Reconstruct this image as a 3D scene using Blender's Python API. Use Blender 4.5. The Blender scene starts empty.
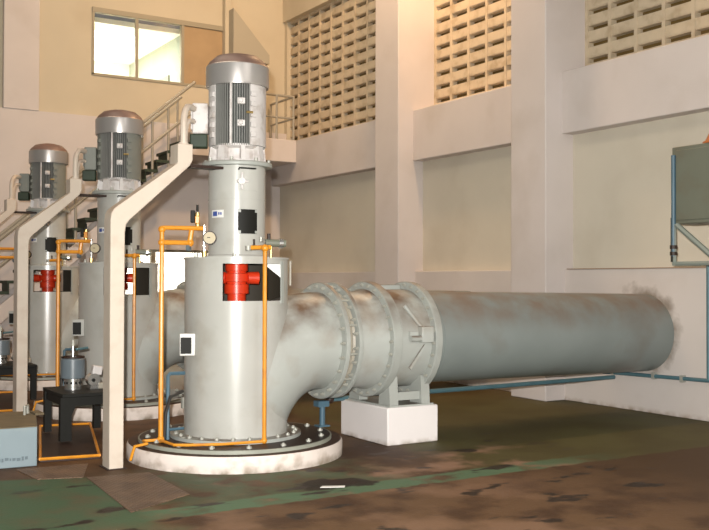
import bpy, bmesh, math, random
from mathutils import Vector, Matrix
random.seed(4)
S = bpy.context.scene; COL = S.collection
PI = math.pi; sin = math.sin; cos = math.cos; R = math.radians

# ------------------------------------------------------------------ materials
def mat(name, col, rough=0.5, halo=None, metal=0.0, var=0.0, var_scale=3.0, stain=None, stain_amt=0.0, stain_scale=2.0,
        top_dust=None, dust_amt=0.6, bump=0.0, bump_scale=60, emit=None, spec=0.5, low_stain=None, coat=0.0):
    m = bpy.data.materials.new(name); m.use_nodes = True
    nt = m.node_tree; N = nt.nodes; Lk = nt.links
    b = N['Principled BSDF']
    b.inputs['Roughness'].default_value = rough; b.inputs['Metallic'].default_value = metal
    b.inputs['Specular IOR Level'].default_value = spec
    b.inputs['Coat Weight'].default_value = coat
    b.inputs['Base Color'].default_value = (*col, 1)
    geo = N.new('ShaderNodeNewGeometry')
    cur = None
    def rgb(c):
        n = N.new('ShaderNodeRGB'); n.outputs[0].default_value = (*c, 1); return n.outputs[0]
    def noise(scale, detail=4):
        n = N.new('ShaderNodeTexNoise'); n.inputs['Scale'].default_value = scale; n.inputs['Detail'].default_value = detail
        Lk.new(geo.outputs['Position'], n.inputs['Vector']); return n.outputs['Fac']
    def ramp(v, a, c):
        n = N.new('ShaderNodeMapRange'); n.inputs[1].default_value = a; n.inputs[2].default_value = c; Lk.new(v, n.inputs[0]); return n.outputs[0]
    def mul(v, w):
        n = N.new('ShaderNodeMath'); n.operation = 'MULTIPLY'; Lk.new(v, n.inputs[0])
        if isinstance(w, (int, float)): n.inputs[1].default_value = w
        else: Lk.new(w, n.inputs[1])
        return n.outputs[0]
    def mix(f, a, c):
        n = N.new('ShaderNodeMix'); n.data_type = 'RGBA'; Lk.new(f, n.inputs[0]); Lk.new(a, n.inputs[6]); Lk.new(c, n.inputs[7]); return n.outputs[2]
    cur = rgb(col)
    if var: cur = mix(ramp(noise(var_scale, 6), .3, .7), cur, rgb(tuple(c*(1-var) for c in col)))
    if stain: cur = mix(mul(ramp(noise(stain_scale, 8), .52, .72), stain_amt), cur, rgb(stain))
    if top_dust:
        sp = N.new('ShaderNodeSeparateXYZ'); Lk.new(geo.outputs['Normal'], sp.inputs[0])
        f = mul(ramp(sp.outputs['Z'], .05, .75), ramp(noise(3.5, 8), .32, .62))
        cur = mix(mul(f, dust_amt), cur, rgb(top_dust))
    if low_stain:
        sp = N.new('ShaderNodeSeparateXYZ'); Lk.new(geo.outputs['Position'], sp.inputs[0])
        f = mul(ramp(sp.outputs['Z'], low_stain[1], low_stain[2]), ramp(noise(7, 8), .35, .65))
        cur = mix(f, cur, rgb(low_stain[0]))
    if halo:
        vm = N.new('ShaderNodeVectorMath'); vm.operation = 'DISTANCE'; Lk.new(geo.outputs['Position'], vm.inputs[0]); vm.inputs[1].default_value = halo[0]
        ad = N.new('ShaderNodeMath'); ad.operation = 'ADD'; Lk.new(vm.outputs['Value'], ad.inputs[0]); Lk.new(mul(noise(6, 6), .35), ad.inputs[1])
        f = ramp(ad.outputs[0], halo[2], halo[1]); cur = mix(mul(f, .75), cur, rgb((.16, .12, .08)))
    if var or stain or top_dust or low_stain or halo: Lk.new(cur, b.inputs['Base Color'])
    if bump:
        bn = N.new('ShaderNodeBump'); bn.inputs['Strength'].default_value = bump; bn.inputs['Distance'].default_value = .01
        Lk.new(noise(bump_scale, 5), bn.inputs['Height']); Lk.new(bn.outputs[0], b.inputs['Normal'])
    if emit:
        b.inputs['Emission Color'].default_value = (*emit[0], 1); b.inputs['Emission Strength'].default_value = emit[1]
    return m

DUST = (.12, .072, .045)
M = {
 'wall': mat('painted_plaster', (.63, .575, .545), .85, var=.07, var_scale=1.3, stain=(.40, .33, .26), stain_amt=.25, stain_scale=1.1, bump=.12, bump_scale=40, spec=.2),
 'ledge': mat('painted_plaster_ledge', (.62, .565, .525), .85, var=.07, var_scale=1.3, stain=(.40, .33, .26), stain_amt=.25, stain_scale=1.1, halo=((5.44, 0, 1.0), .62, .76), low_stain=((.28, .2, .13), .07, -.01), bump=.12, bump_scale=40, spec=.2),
 'recess': mat('recess_plaster', (.60, .555, .46), .88, var=.06, var_scale=1.3, stain=(.40, .34, .25), stain_amt=.25, stain_scale=1.1, bump=.12, bump_scale=40, spec=.2),
 'cream': mat('warm_lit_plaster', (.58, .51, .385), .9, var=.07, var_scale=1.0, stain=(.38, .30, .2), stain_amt=.25, stain_scale=.8, bump=.1, spec=.2),  # warm lamplight is mixed into this upper wall colour
 'block': mat('screen_block', (.60, .50, .36), .9, var=.15, var_scale=5, stain=(.3, .2, .1), stain_amt=.4, stain_scale=5, spec=.2),
 'block_back': mat('screen_slot_shade', (.17, .11, .04), .95, var=.2, var_scale=4, spec=.1),  # brown stands for the shade deep in the block slots
 'edge': mat('ledge_grime', (.30, .20, .13), .9),
 'steel_paint': mat('grey_green_gloss_paint', (.455, .455, .42), .26, var=.09, var_scale=3.0, stain=(.24, .21, .15), stain_amt=.3, stain_scale=3.5, bump=.03, bump_scale=6, spec=.7),
 'pipe_paint': mat('grey_pipe_paint', (.41, .43, .40), .42, var=.10, var_scale=2.5, stain=(.25, .18, .12), stain_amt=.45, stain_scale=2.8, top_dust=DUST, dust_amt=1, spec=.5),
 'long_pipe': mat('blue_grey_pipe_paint', (.215, .245, .235), .42, var=.12, var_scale=2.0, stain=(.13, .08, .05), stain_amt=.35, stain_scale=1.7, top_dust=(.17, .11, .075), dust_amt=.75, spec=.5),
 'flange': mat('flange_paint', (.38, .40, .37), .42, var=.12, var_scale=5, top_dust=DUST, dust_amt=.8),
 'motor_light': mat('motor_casing_paint', (.60, .57, .55), .4, var=.06, var_scale=8, stain=(.2, .13, .08), stain_amt=.5, stain_scale=9),
 'cowl': mat('silver_cowl', (.40, .38, .36), .33, metal=.55, top_dust=(.24, .11, .07), dust_amt=.9),
 'rust_cap': mat('rusty_cap_paint', (.21, .125, .10), .45, var=.3, var_scale=6),
 'fin': mat('fin_paint', (.21, .21, .195), .5, var=.1, var_scale=9),
 'fin_gap': mat('fin_valley', (.05, .055, .05), .7),
 'bolt': mat('bolt_steel', (.40, .40, .35), .45, metal=.2, var=.2, var_scale=20),
 'dark_steel': mat('dark_oily_steel', (.035, .018, .012), .5, var=.4, var_scale=6, spec=.3),
 'edge_steel': mat('flange_plate_edge', (.33, .34, .28), .5, var=.2, var_scale=5),
 'inside': mat('casing_inside_shade', (.035, .028, .018), .7),  # near-black colour carries the shadow inside the casing
 'black': mat('black_paint', (.008, .008, .006), .6, spec=.25),
 'red': mat('red_coupling_paint', (.68, .045, .012), .35, var=.15, var_scale=12),
 'yellow': mat('yellow_pipe_paint', (.72, .29, .02), .35, var=.12, var_scale=10, stain=(.4, .12, .02), stain_amt=.5, stain_scale=9),
 'blue': mat('blue_pipe_paint', (.06, .125, .17), .45, var=.15, var_scale=6),
 'blue_green': mat('blue_green_pipe_paint', (.08, .17, .20), .5, var=.2, var_scale=6),
 'box_blue': mat('pale_blue_paint', (.20, .26, .285), .5, var=.08, var_scale=3, stain=(.25, .3, .3), stain_amt=.4, stain_scale=5),
 'dirty_top': mat('grimy_top', (.17, .13, .07), .8, var=.3, var_scale=6),
 'duct': mat('cream_duct_paint', (.60, .52, .43), .5, var=.06, var_scale=3, stain=(.35, .2, .12), stain_amt=.25, stain_scale=5, top_dust=(.42, .27, .20), dust_amt=.5),
 'conc_white': mat('white_painted_concrete', (.74, .66, .60), .8, var=.06, var_scale=4, stain=(.28, .2, .13), stain_amt=.5, stain_scale=7, low_stain=((.16, .12, .07), .07, -.01), bump=.15, bump_scale=30),
 'conc_block': mat('white_block_paint', (.76, .72, .70), .8, var=.04, var_scale=3, low_stain=((.25, .19, .12), .06, -.01), bump=.08, bump_scale=30),
 'oily': mat('oily_concrete', (.065, .030, .018), .6, var=.5, var_scale=5, spec=.3),
 'green_tread': mat('dark_green_tread', (.022, .04, .020), .6, var=.3, var_scale=8),
 'rail': mat('grey_rail_paint', (.33, .30, .24), .45),
 'brass': mat('brass', (.45, .32, .12), .35, metal=.7),
 'chrome': mat('chrome', (.62, .62, .60), .22, metal=.9),
 'dial': mat('gauge_dial', (.42, .35, .21), .5),
 'white': mat('white_enamel', (.75, .75, .72), .4),
 'logo': mat('blue_print', (.05, .09, .32), .5),
 'cabinet': mat('grey_green_cabinet_paint', (.155, .165, .125), .5, var=.08, var_scale=3, stain=(.13, .09, .05), stain_amt=.3, stain_scale=4),
 'cab_edge': mat('cabinet_frame_paint', (.22, .25, .22), .5),
 'orange': mat('orange_horn_paint', (.50, .16, .05), .5),
 'frame': mat('window_frame_paint', (.33, .29, .21), .6),
 'plywood': mat('plywood_panel', (.42, .29, .16), .7, var=.12, var_scale=3),
 'office': mat('office_white', (.78, .76, .68), .9),
 'office_green': mat('office_green_wall', (.27, .31, .26), .7, var=.15, var_scale=1.5),
 'checker': mat('checker_plate', (.17, .105, .065), .6, var=.35, var_scale=5, stain=(.06, .035, .02), stain_amt=.8, stain_scale=4),
 'hose': mat('black_hose', (.02, .018, .015), .5),
 'pot': mat('blue_grey_enamel', (.13, .16, .18), .3, var=.1, var_scale=8),
 'paper': mat('white_scrap', (.7, .7, .66), .8),
}
def ribbed(m):
    nt = m.node_tree; N = nt.nodes; Lk = nt.links; geo = N.new('ShaderNodeNewGeometry'); hs = []
    for ang in (45, -45):
        mp = N.new('ShaderNodeMapping'); mp.inputs['Rotation'].default_value = (0, 0, R(ang)); Lk.new(geo.outputs['Position'], mp.inputs[0])
        wv = N.new('ShaderNodeTexWave'); wv.inputs['Scale'].default_value = 8; Lk.new(mp.outputs[0], wv.inputs['Vector']); hs.append(wv.outputs['Fac'])
    mx = N.new('ShaderNodeMath'); mx.operation = 'MAXIMUM'; Lk.new(hs[0], mx.inputs[0]); Lk.new(hs[1], mx.inputs[1])
    bn = N.new('ShaderNodeBump'); bn.inputs['Strength'].default_value = .9; bn.inputs['Distance'].default_value = .012
    Lk.new(mx.outputs[0], bn.inputs['Height']); Lk.new(bn.outputs[0], N['Principled BSDF'].inputs['Normal'])
ribbed(M['checker'])
M['casing_dark'] = mat('darker_motor_casing', (.20, .21, .185), .5, var=.1, var_scale=8)
M['haunch'] = mat('grey_beige_plaster', (.40, .36, .28), .9)
M['stencil'] = mat('faded_stencil', (.12, .16, .18), .7)


def glass():
    m = bpy.data.materials.new('window_glass'); m.use_nodes = True
    b = m.node_tree.nodes['Principled BSDF']
    b.inputs['Transmission Weight'].default_value = 1; b.inputs['Roughness'].default_value = 0; b.inputs['IOR'].default_value = 1.45
    b.inputs['Base Color'].default_value = (.97, 1, .99, 1); return m
M['glass'] = glass()

def floor_mat():
    m = bpy.data.materials.new('stained_painted_floor'); m.use_nodes = True
    nt = m.node_tree; N = nt.nodes; Lk = nt.links; b = N['Principled BSDF']
    geo = N.new('ShaderNodeNewGeometry'); sp = N.new('ShaderNodeSeparateXYZ'); Lk.new(geo.outputs['Position'], sp.inputs[0])
    X, Y = sp.outputs['X'], sp.outputs['Y']
    def val(v):
        n = N.new('ShaderNodeValue'); n.outputs[0].default_value = v; return n.outputs[0]
    def op(o, a, c=None):
        n = N.new('ShaderNodeMath'); n.operation = o
        for i, q in enumerate((a, c)):
            if q is None: continue
            if isinstance(q, (int, float)): n.inputs[i].default_value = q
            else: Lk.new(q, n.inputs[i])
        return n.outputs[0]
    def noise(s, d=6, dist=0, sx=1):
        mp = N.new('ShaderNodeMapping'); mp.inputs['Scale'].default_value = (sx, 1, 1); Lk.new(geo.outputs['Position'], mp.inputs[0])
        n = N.new('ShaderNodeTexNoise'); n.inputs['Scale'].default_value = s; n.inputs['Detail'].default_value = d; n.inputs['Distortion'].default_value = dist
        Lk.new(mp.outputs[0], n.inputs['Vector']); return n.outputs['Fac']
    def rng(v, a, c):
        n = N.new('ShaderNodeMapRange'); n.interpolation_type = 'SMOOTHSTEP'
        n.inputs[1].default_value = a; n.inputs[2].default_value = c
        if a > c:
            n.inputs[1].default_value = c; n.inputs[2].default_value = a; n.inputs[3].default_value = 1; n.inputs[4].default_value = 0
        Lk.new(v, n.inputs[0]); return n.outputs[0]
    def mix(f, a, c):
        n = N.new('ShaderNodeMix'); n.data_type = 'RGBA'; Lk.new(f, n.inputs[0])
        for i, q in ((6, a), (7, c)):
            if isinstance(q, tuple): n.inputs[i].default_value = (*q, 1)
            else: Lk.new(q, n.inputs[i])
        return n.outputs[2]
    mul = lambda a, c: op('MULTIPLY', a, c)
    wob = op('SUBTRACT', noise(1.6, 5), .5); wob2 = op('SUBTRACT', noise(5, 5), .5)
    Yw = op('ADD', Y, mul(wob2, .14)); Xw = op('ADD', X, mul(wob, 1.4)); Yv = op('ADD', Y, mul(wob, .8))
    brown = mix(rng(noise(2.2, 8), .35, .65), (.110, .060, .030), (.062, .030, .014))
    olive = mix(rng(noise(1.0, 6), .35, .65), (.084, .074, .025), (.064, .052, .016))
    green = mix(rng(noise(2.4, 7), .35, .7), (.055, .105, .058), (.09, .08, .04))
    # inside of the painted line: dark brown around the pump, olive green further right
    olive = mix(rng(Y, 3.2, 1.2), (.095, .066, .025), olive)
    c = mix(rng(Xw, 1.2, 1.9), brown, olive)
    # lighter scuffed concrete patches
    c = mix(mul(mul(rng(noise(1.7, 8), .5, .66), rng(Yw, -.75, -1.0)), rng(X, 2.9, 1.9)), c, (.24, .145, .095))
    # front strip of green by the plinth of the first pump
    near = mul(mul(rng(Yv, -.2, -.7), rng(X, 1.0, .3)), rng(noise(3.2, 7), .36, .56))
    c = mix(mul(near, .75), c, green)
    # painted green line y = -1.97 .. -1.74
    line = mul(mul(rng(Yw, -1.70, -1.76), rng(Yw, -2.03, -1.99)), rng(X, 3.2, 1.6))
    c = mix(mul(line, rng(noise(3.4, 7), .70, .5)), c, (.085, .15, .085))
    # outside of the line: brown
    outb = mix(rng(noise(2.6, 8), .40, .66), (.120, .066, .032), (.058, .028, .013))
    outb = mix(mul(rng(noise(1.1, 6), .46, .62), rng(X, 2.0, .6)), outb, (.19, .11, .065))
    outb = mix(rng(X, 1.2, 3.2), outb, (.060, .031, .012))
    c = mix(rng(Yw, -1.99, -2.03), c, outb)
    # green corner in the left foreground
    c = mix(mul(rng(op('ADD', X, mul(wob, .5)), -1.35, -1.55), rng(op('ADD', Y, mul(X, .35)), -.85, -.95)), c, mix(rng(noise(3, 7), .4, .75), (.060, .105, .055), (.10, .085, .045)))
    # wet dark spots
    wet = rng(noise(3.6, 3, 0, .55), .60, .66)
    wetm = mul(mul(wet, rng(Y, .2, -.4)), rng(X, 3.2, 2.2))
    c = mix(mul(wetm, .95), c, (.016, .008, .005))
    # spill patch beside the plinth and dark patch in front
    def blob(cx, cy, rx, ry, soft=.5):
        dx = mul(op('SUBTRACT', Xw, cx), 1/rx); dy = mul(op('SUBTRACT', op('ADD', Yw, mul(wob2, .25)), cy), 1/ry)
        return rng(op('SQRT', op('ADD', mul(dx, dx), mul(dy, dy))), 1.1, 1.1 - soft)
    c = mix(mul(blob(.08, -1.62, .40, .19, .25), .9), c, (.014, .007, .006))
    c = mix(mul(blob(1.0, -.50, .60, .30, .5), .8), c, (.055, .026, .014))
    Lk.new(c, b.inputs['Base Color'])
    rr = N.new('ShaderNodeMapRange'); Lk.new(wetm, rr.inputs[0]); rr.inputs[3].default_value = .62; rr.inputs[4].default_value = .5
    Lk.new(rr.outputs[0], b.inputs['Roughness']); b.inputs['Specular IOR Level'].default_value = .2
    bn = N.new('ShaderNodeBump'); bn.inputs['Strength'].default_value = .25; bn.inputs['Distance'].default_value = .01
    Lk.new(noise(45, 4), bn.inputs['Height']); Lk.new(bn.outputs[0], b.inputs['Normal'])
    return m
M['floor'] = floor_mat()

# ------------------------------------------------------------------ mesh helpers
def frame_of(d):
    d = d.normalized(); a = Vector((0, 0, 1)) if abs(d.z) < .9 else Vector((1, 0, 0))
    u = d.cross(a).normalized(); return u, d.cross(u).normalized()
class MB:
    def __init__(s): s.b = bmesh.new()
    def box(s, x0, x1, y0, y1, z0, z1, m=None):
        vs = [s.b.verts.new((x, y, z)) for x in (x0, x1) for y in (y0, y1) for z in (z0, z1)]
        if m is not None:
            for v in vs: v.co = m @ v.co
        for f in ((0,1,3,2),(4,6,7,5),(0,4,5,1),(2,3,7,6),(0,2,6,4),(1,5,7,3)): s.b.faces.new([vs[i] for i in f])
        return s
    def ring_loft(s, rings, closed=True, cap=True, loop=False):
        R_ = [[s.b.verts.new(p) for p in r] for r in rings]; n = len(R_[0])
        m = len(R_); rng = range(m if loop else m - 1)
        for i in rng:
            A, B = R_[i], R_[(i+1) % m]
            for j in range(n if closed else n-1):
                k = (j+1) % n
                try: s.b.faces.new((A[j], A[k], B[k], B[j]))
                except ValueError: pass
        if cap and not loop:
            s.b.faces.new(R_[0][::-1]); s.b.faces.new(R_[-1])
        return s
    def tube(s, pts, r, n=12, cap=True):
        pts = [Vector(p) for p in pts]; rings = []; pu = None
        for i, p in enumerate(pts):
            if i == 0: d = pts[1]-p
            elif i == len(pts)-1: d = p-pts[i-1]
            else: d = (pts[i+1]-p).normalized() + (p-pts[i-1]).normalized()
            d.normalize()
            if pu is None: u, v = frame_of(d)
            else:
                u = (pu - d*pu.dot(d)).normalized(); v = d.cross(u)
            pu = u; v = d.cross(u)
            rr = r[i] if isinstance(r, (list, tuple)) else r
            if 0 < i < len(pts)-1:
                k = min(1.6, 1/max(.3, d.dot((p-pts[i-1]).normalized())))
            else: k = 1
            rings.append([p + (u*cos(2*PI*j/n) + v*sin(2*PI*j/n))*rr for j in range(n)])
        return s.ring_loft(rings, cap=cap)
    def cyl(s, a, b, r, n=24, r2=None):
        return s.tube([a, b], [r, r if r2 is None else r2], n)
    def lathe(s, prof, c=(0,0,0), n=48, axis='z', loop=False, a0=0, a1=2*PI, cap=False):
        full = abs(a1-a0-2*PI) < 1e-6
        rings = []
        k = n if full else n+1
        for i in range(k):
            t = a0 + (a1-a0)*i/n; ring = []
            for r, z in prof:
                p = (r*cos(t), r*sin(t), z) if axis == 'z' else (z, r*cos(t), r*sin(t))
                ring.append(Vector(p) + Vector(c))
            rings.append(ring)
        s.ring_loft(rings, closed=loop, cap=False, loop=full)
        bmesh.ops.remove_doubles(s.b, verts=s.b.verts, dist=1e-5)
        return s
    def prism(s, poly, t0, t1, axis='y'):
        def P(a, b, t): return {'y': (a, t, b), 'x': (t, a, b), 'z': (a, b, t)}[axis]
        A = [s.b.verts.new(P(a, b, t0)) for a, b in poly]; B = [s.b.verts.new(P(a, b, t1)) for a, b in poly]
        n = len(poly); s.b.faces.new(A); s.b.faces.new(B[::-1])
        for i in range(n): s.b.faces.new((A[i], B[i], B[(i+1) % n], A[(i+1) % n]))
        return s
    def sphere(s, c, r, sc=(1,1,1)):
        bmesh.ops.create_uvsphere(s.b, u_segments=16, v_segments=10, radius=r, matrix=Matrix.Translation(c) @ Matrix.Diagonal((*sc, 1))); return s
    def build(s, name, m, parent=None, loc=(0,0,0), bevel=0, label=None, angle=35):
        bmesh.ops.recalc_face_normals(s.b, faces=s.b.faces)
        me = bpy.data.meshes.new(name); s.b.to_mesh(me); s.b.free()
        for p in me.polygons: p.use_smooth = True
        me.set_sharp_from_angle(angle=R(angle))
        me.materials.append(M[m] if isinstance(m, str) else m)
        o = bpy.data.objects.new(name, me); COL.objects.link(o); o.location = loc
        if parent: o.parent = parent
        if bevel:
            md = o.modifiers.new('bevel', 'BEVEL'); md.width = bevel; md.segments = 2; md.limit_method = 'ANGLE'; md.angle_limit = R(40)
        if label: o['label'] = label
        return o
def tag(o, label, cat, group=None):
    o['label'] = label; o['category'] = cat
    if group: o['group'] = group
    return o
def thing(name, label, cat, loc=(0,0,0), rz=0, group=None):
    o = bpy.data.objects.new(name, None); COL.objects.link(o); o.location = loc; o.rotation_euler = (0, 0, rz)
    o.empty_display_size = .1
    return tag(o, label, cat, group)
def struct(o): o['kind'] = 'structure'; return o
def copy_tree(o, parent=None):
    kids = list(o.children); c = o.copy(); COL.objects.link(c); c.parent = parent
    for k in kids: copy_tree(k, c)
    return c
def arc(c, r, a0, a1, n, plane='xz'):
    out = []
    for i in range(n+1):
        t = R(a0 + (a1-a0)*i/n); u, v = c[0]+r*cos(t), c[1]+r*sin(t); out.append((u, v))
    return out

# ------------------------------------------------------------------ camera
f_, a_, p_, r_ = 958.8386, .5537, .016, .0027
cam = bpy.data.cameras.new('camera'); co = bpy.data.objects.new('camera', cam); COL.objects.link(co)
cam.sensor_width = 36; cam.lens = f_/709*36; cam.clip_end = 200
fw = Vector((sin(a_)*cos(p_), cos(a_)*cos(p_), sin(p_))); rt = Vector((cos(a_), -sin(a_), 0)); up = rt.cross(fw)
rt, up = cos(r_)*rt + sin(r_)*up, cos(r_)*up - sin(r_)*rt
mm = Matrix((rt, up, -fw)).transposed().to_4x4(); mm.translation = (-3.7494, -8.1448, 1.6)
co.matrix_world = mm; S.camera = co

# ------------------------------------------------------------------ setting
struct(MB().box(-9, 6.2, -12, 10.2, -.2, 0).build('floor', 'floor'))
XS = 5.82                                   # plane of the block screens
w = MB()
w.box(5.6, 6.2, -12, 10.1, 0, 3.58)         # lower recessed wall
w.build('wall_right', 'recess'); struct(bpy.data.objects['wall_right'])
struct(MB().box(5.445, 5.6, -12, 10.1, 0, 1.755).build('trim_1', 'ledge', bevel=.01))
struct(MB().box(5.4, 6.2, -12, 10.1, 3.58, 4.42).build('trim_2', 'wall', bevel=.012))
struct(MB().box(5.435, 5.47, -2, 1.3, 1.755, 1.765).build('trim_3', 'edge'))
for i, y0 in enumerate((-2.11, 1.345, 4.82)):
    struct(MB().box(5.1, 6.2, y0, y0+.70, 0, 9.5).build('trim_%d' % (4+i), 'wall', bevel=.015))
struct(MB().box(5.7, 6.2, -2.13, 10.1, 7.12, 9.5).build('trim_7', 'cream'))
# block screens : horizontal louvre courses, thin upright joints, backing sheet coloured as the shade in the slots
cw, ch = .45, .221
def screen(name, y0, y1, z1=7.12):
    root = bpy.data.objects.new(name, None); COL.objects.link(root); root.location = (XS, y0, 4.42); struct(root)
    W = y1-y0; H = z1-4.42
    bk = MB().box(.115, .16, 0, W, 0, H); bk.build('screen_shade_backing', 'block_back', root)
    g = MB(); n = int(H/ch)+1; nc = int(W/cw)+1
    for k in range(n):
        z = k*ch; 
        if z+.012 > H: break
        g.prism([(.012, z+.012), (.012, min(H, z+.146)), (.10, min(H, z+.154)), (.115, min(H, z+.12)), (.115, z+.012)], .0, W, 'y')
        g.prism([(.02, z-.0), (.02, z+.014), (.115, z+.014), (.115, z)], .0, W, 'y')
    g.build('screen_course', 'block', root)
    v = MB()
    for k in range(nc+1):
        y = .06+k*cw
        if y > W-.06: y = W-.028
        v.box(.004, .115, y-.026, y+.026, 0, H)
        if y > W-.05: break
    v.box(0, .11, 0, W, 0, .012)
    v.build('screen_joint', 'block', root)
    return root
screen('wall_right_screen', -1.41, 1.345); screen('wall_right_screen', 2.045, 4.82); screen('wall_right_screen', 5.51, 10.1)
struct(MB().box(5.75, 6.2, 9.98, 10.1, 4.42, 7.12).build('trim_8', 'cream'))

# back wall (with stairs): lower part slightly proud, window strips cut out
YB = 10.1
lw = MB()
z0o, z1o = .55, 2.2
x0o, x1o = 2.1, 4.1
lw.box(-9, x0o, 10.0, 10.4, 0, 4.72).box(x1o, 6.2, 10.0, 10.4, 0, 4.72).box(x0o, x1o, 10.0, 10.4, z1o, 4.72).box(x0o, x1o, 10.0, 10.4, 0, z0o)
struct(lw.build('wall_back', 'wall'))
uw = MB(); wx0, wx1, wz0, wz1 = 1.61, 4.32, 5.54, 6.83
uw.box(-9, wx0, YB, 10.35, 4.72, 9.5).box(wx1, 6.2, YB, 10.35, 4.72, 9.5).box(wx0, wx1, YB, 10.35, wz1, 9.5).box(wx0, wx1, YB, 10.35, 4.72, wz0)
struct(uw.build('wall_back_upper', 'cream'))
struct(MB().box(-.05, .585, 9.98, YB, 4.72, 9.5).build('trim_9', 'wall', bevel=.01))
struct(MB().box(4.3, 4.44, 9.95, YB, 4.42, 9.5).build('trim_10', 'cream', bevel=.01))
struct(MB().prism([(4.38, 7.15), (4.38, 6.1), (5.2, 6.1), (5.2, 6.28)], 9.72, YB, 'y').build('trim_11', 'haunch'))
# upper window
win = bpy.data.objects.new('window_1', None); COL.objects.link(win); win.location = (wx0, YB, wz0); struct(win)
W_, H_ = wx1-wx0, wz1-wz0
fr = MB(); fr.box(-.02, W_+.02, -.032, .08, H_-.09, H_+.01).box(-.02, .03, -.02, .08, 0, H_).box(-.02, W_, -.02, .08, -.02, .035)
fr.box(.84, .90, -.018, .06, .03, H_-.08).box(1.79, 1.85, -.028, .079, .03, H_-.08)
fr.build('window_frame', 'frame', win, bevel=.005)
MB().box(.03, .84, .02, .028, .035, H_-.09).build('window_pane', 'glass', win)
MB().box(.90, 1.79, .02, .028, .035, H_-.09).build('window_pane', 'glass', win)
MB().box(1.851, W_-.0, .002, .05, .0, H_-.092).build('plywood_panel', 'plywood', win)
# room behind the upper window
o = MB(); o.box(-1, 3.5, 13.6, 13.7, 4.7, 6.62).box(-1, 3.6, 10.35, 13.7, 6.62, 6.72).box(-1, 3.6, 10.35, 13.7, 4.6, 4.7).box(-1.1, -1, 10.35, 13.7, 4.6, 6.7)
struct(o.build('wall_office', 'office'))
struct(MB().box(3.5, 3.6, 10.35, 13.7, 4.7, 6.62).build('wall_office_right', 'office_green'))
struct(MB().box(3.47, 3.5, 11.0, 12.6, 5.3, 5.9).build('trim_12', 'cabinet'))
# low opening to the daylight
w2 = bpy.data.objects.new('window_2', None); COL.objects.link(w2); w2.location = (x0o, 10.0, z0o); struct(w2)
f2 = MB(); f2.box(0, x1o-x0o, .1, .18, z1o-z0o-.05, z1o-z0o).box(0, .05, .1, .18, 0, z1o-z0o).box(x1o-x0o-.05, x1o-x0o, .1, .18, 0, z1o-z0o).box(.70, .79, .08, .18, 0, z1o-z0o).box(0, x1o-x0o, .1, .18, 0, .05)
f2.build('window_frame', 'frame', w2)
ow = struct(MB().box(-.5, 7, 12.6, 12.8, -.2, 4.4).build('daylight_panel', 'office'))  # white panel added outside so the low opening looks bright

# ------------------------------------------------------------------ platform and stairs
pl = thing('stair_platform', 'raised concrete landing with grey pipe railing in the corner below the block screen', 'landing', (3.15, 8.9, 0))
MB().box(0, 2.25, 0, 1.1, 3.97, 4.42).build('slab', 'wall', pl, bevel=.01)
def rail(pts, r=.024): return MB().tube(pts, r, 8)
MB().tube([(.75, .03, 5.30), (2.2, .03, 5.30), (2.2, 1.05, 5.30)], .026, 8).build('top_rail', 'rail', pl)
MB().tube([(.75, .03, 4.86), (2.2, .03, 4.86), (2.2, 1.05, 4.86)], .022, 8).build('middle_rail', 'rail', pl)
for x in (.78, 1.1, 1.82, 2.2): MB().cyl((x, .03, 4.42), (x, .03, 5.30), .024, 8).build('rail_post', 'rail', pl)
MB().cyl((2.2, 1.05, 4.42), (2.2, 1.05, 5.30), .024, 8).build('rail_post', 'rail', pl)
st = thing('staircase', 'staircase with dark green treads and grey pipe handrails climbing behind the pumps', 'staircase', (0, 8.9, 0))
sl = .853; zt = lambda x: 2.867 + sl*(x-1.354)
run = .22; n0 = 0
x = 3.15
k = 0
while zt(x) > .25:
    z = zt(x) - .0
    MB().box(x-run-.03, x+.0, .0, .62, z-.19-.05, z-.19).build('tread', 'green_tread', st)
    x -= run; k += 1
xb = x
xf = 1.354 + (.30-2.867)/sl
SP = [(3.13, zt(3.13)-.30), (xf, .001), (xf+.375, .001), (3.13, zt(3.13)-.62)]
MB().prism(SP, .0, .05).build('stringer', 'wall', st)
MB().prism(SP, .57, .62).build('stringer', 'wall', st)
rz_ = MB()
xx = 3.15
while zt(xx) > .25:
    rz_.box(xx-run-.005, xx-run+.01, .05, .57, zt(xx)-.19-.21, zt(xx)-.23); xx -= run
rz_.build('risers', 'green_tread', st)
for y, h1, h2 in ((.03, .83, .37), (.59, .83, .28)):
    xe = -.9
    x2 = 2.95 if y < .1 else 3.45
    MB().tube([(xe, y, zt(xe)+h1), (x2, y, zt(x2)+h1)], .032, 8).build('handrail', 'rail', st)
    MB().tube([(xe, y, zt(xe)+h2), (x2, y, zt(x2)+h2)], .028, 8).build('middle_rail', 'rail', st)
    for px in (-.4, .98, 2.39, 3.1 if y > .1 else 2.70):
        MB().cyl((px, y, zt(px)-.35), (px, y, zt(px)+h1), .024, 8).build('rail_post', 'rail', st)

# ------------------------------------------------------------------ pump set
TH = math.atan2(-8.1448, -3.7494)
dv = Vector((cos(TH), sin(TH), 0)); rv = Vector((-sin(TH), cos(TH), 0))
def LF(lat, fwd, z): return rv*lat + dv*fwd + Vector((0, 0, z))
def az(deg): return TH + R(deg)
FM = Matrix((rv, dv, Vector((0, 0, 1)))).transposed().to_4x4()      # local (lat, fwd, z)

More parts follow.
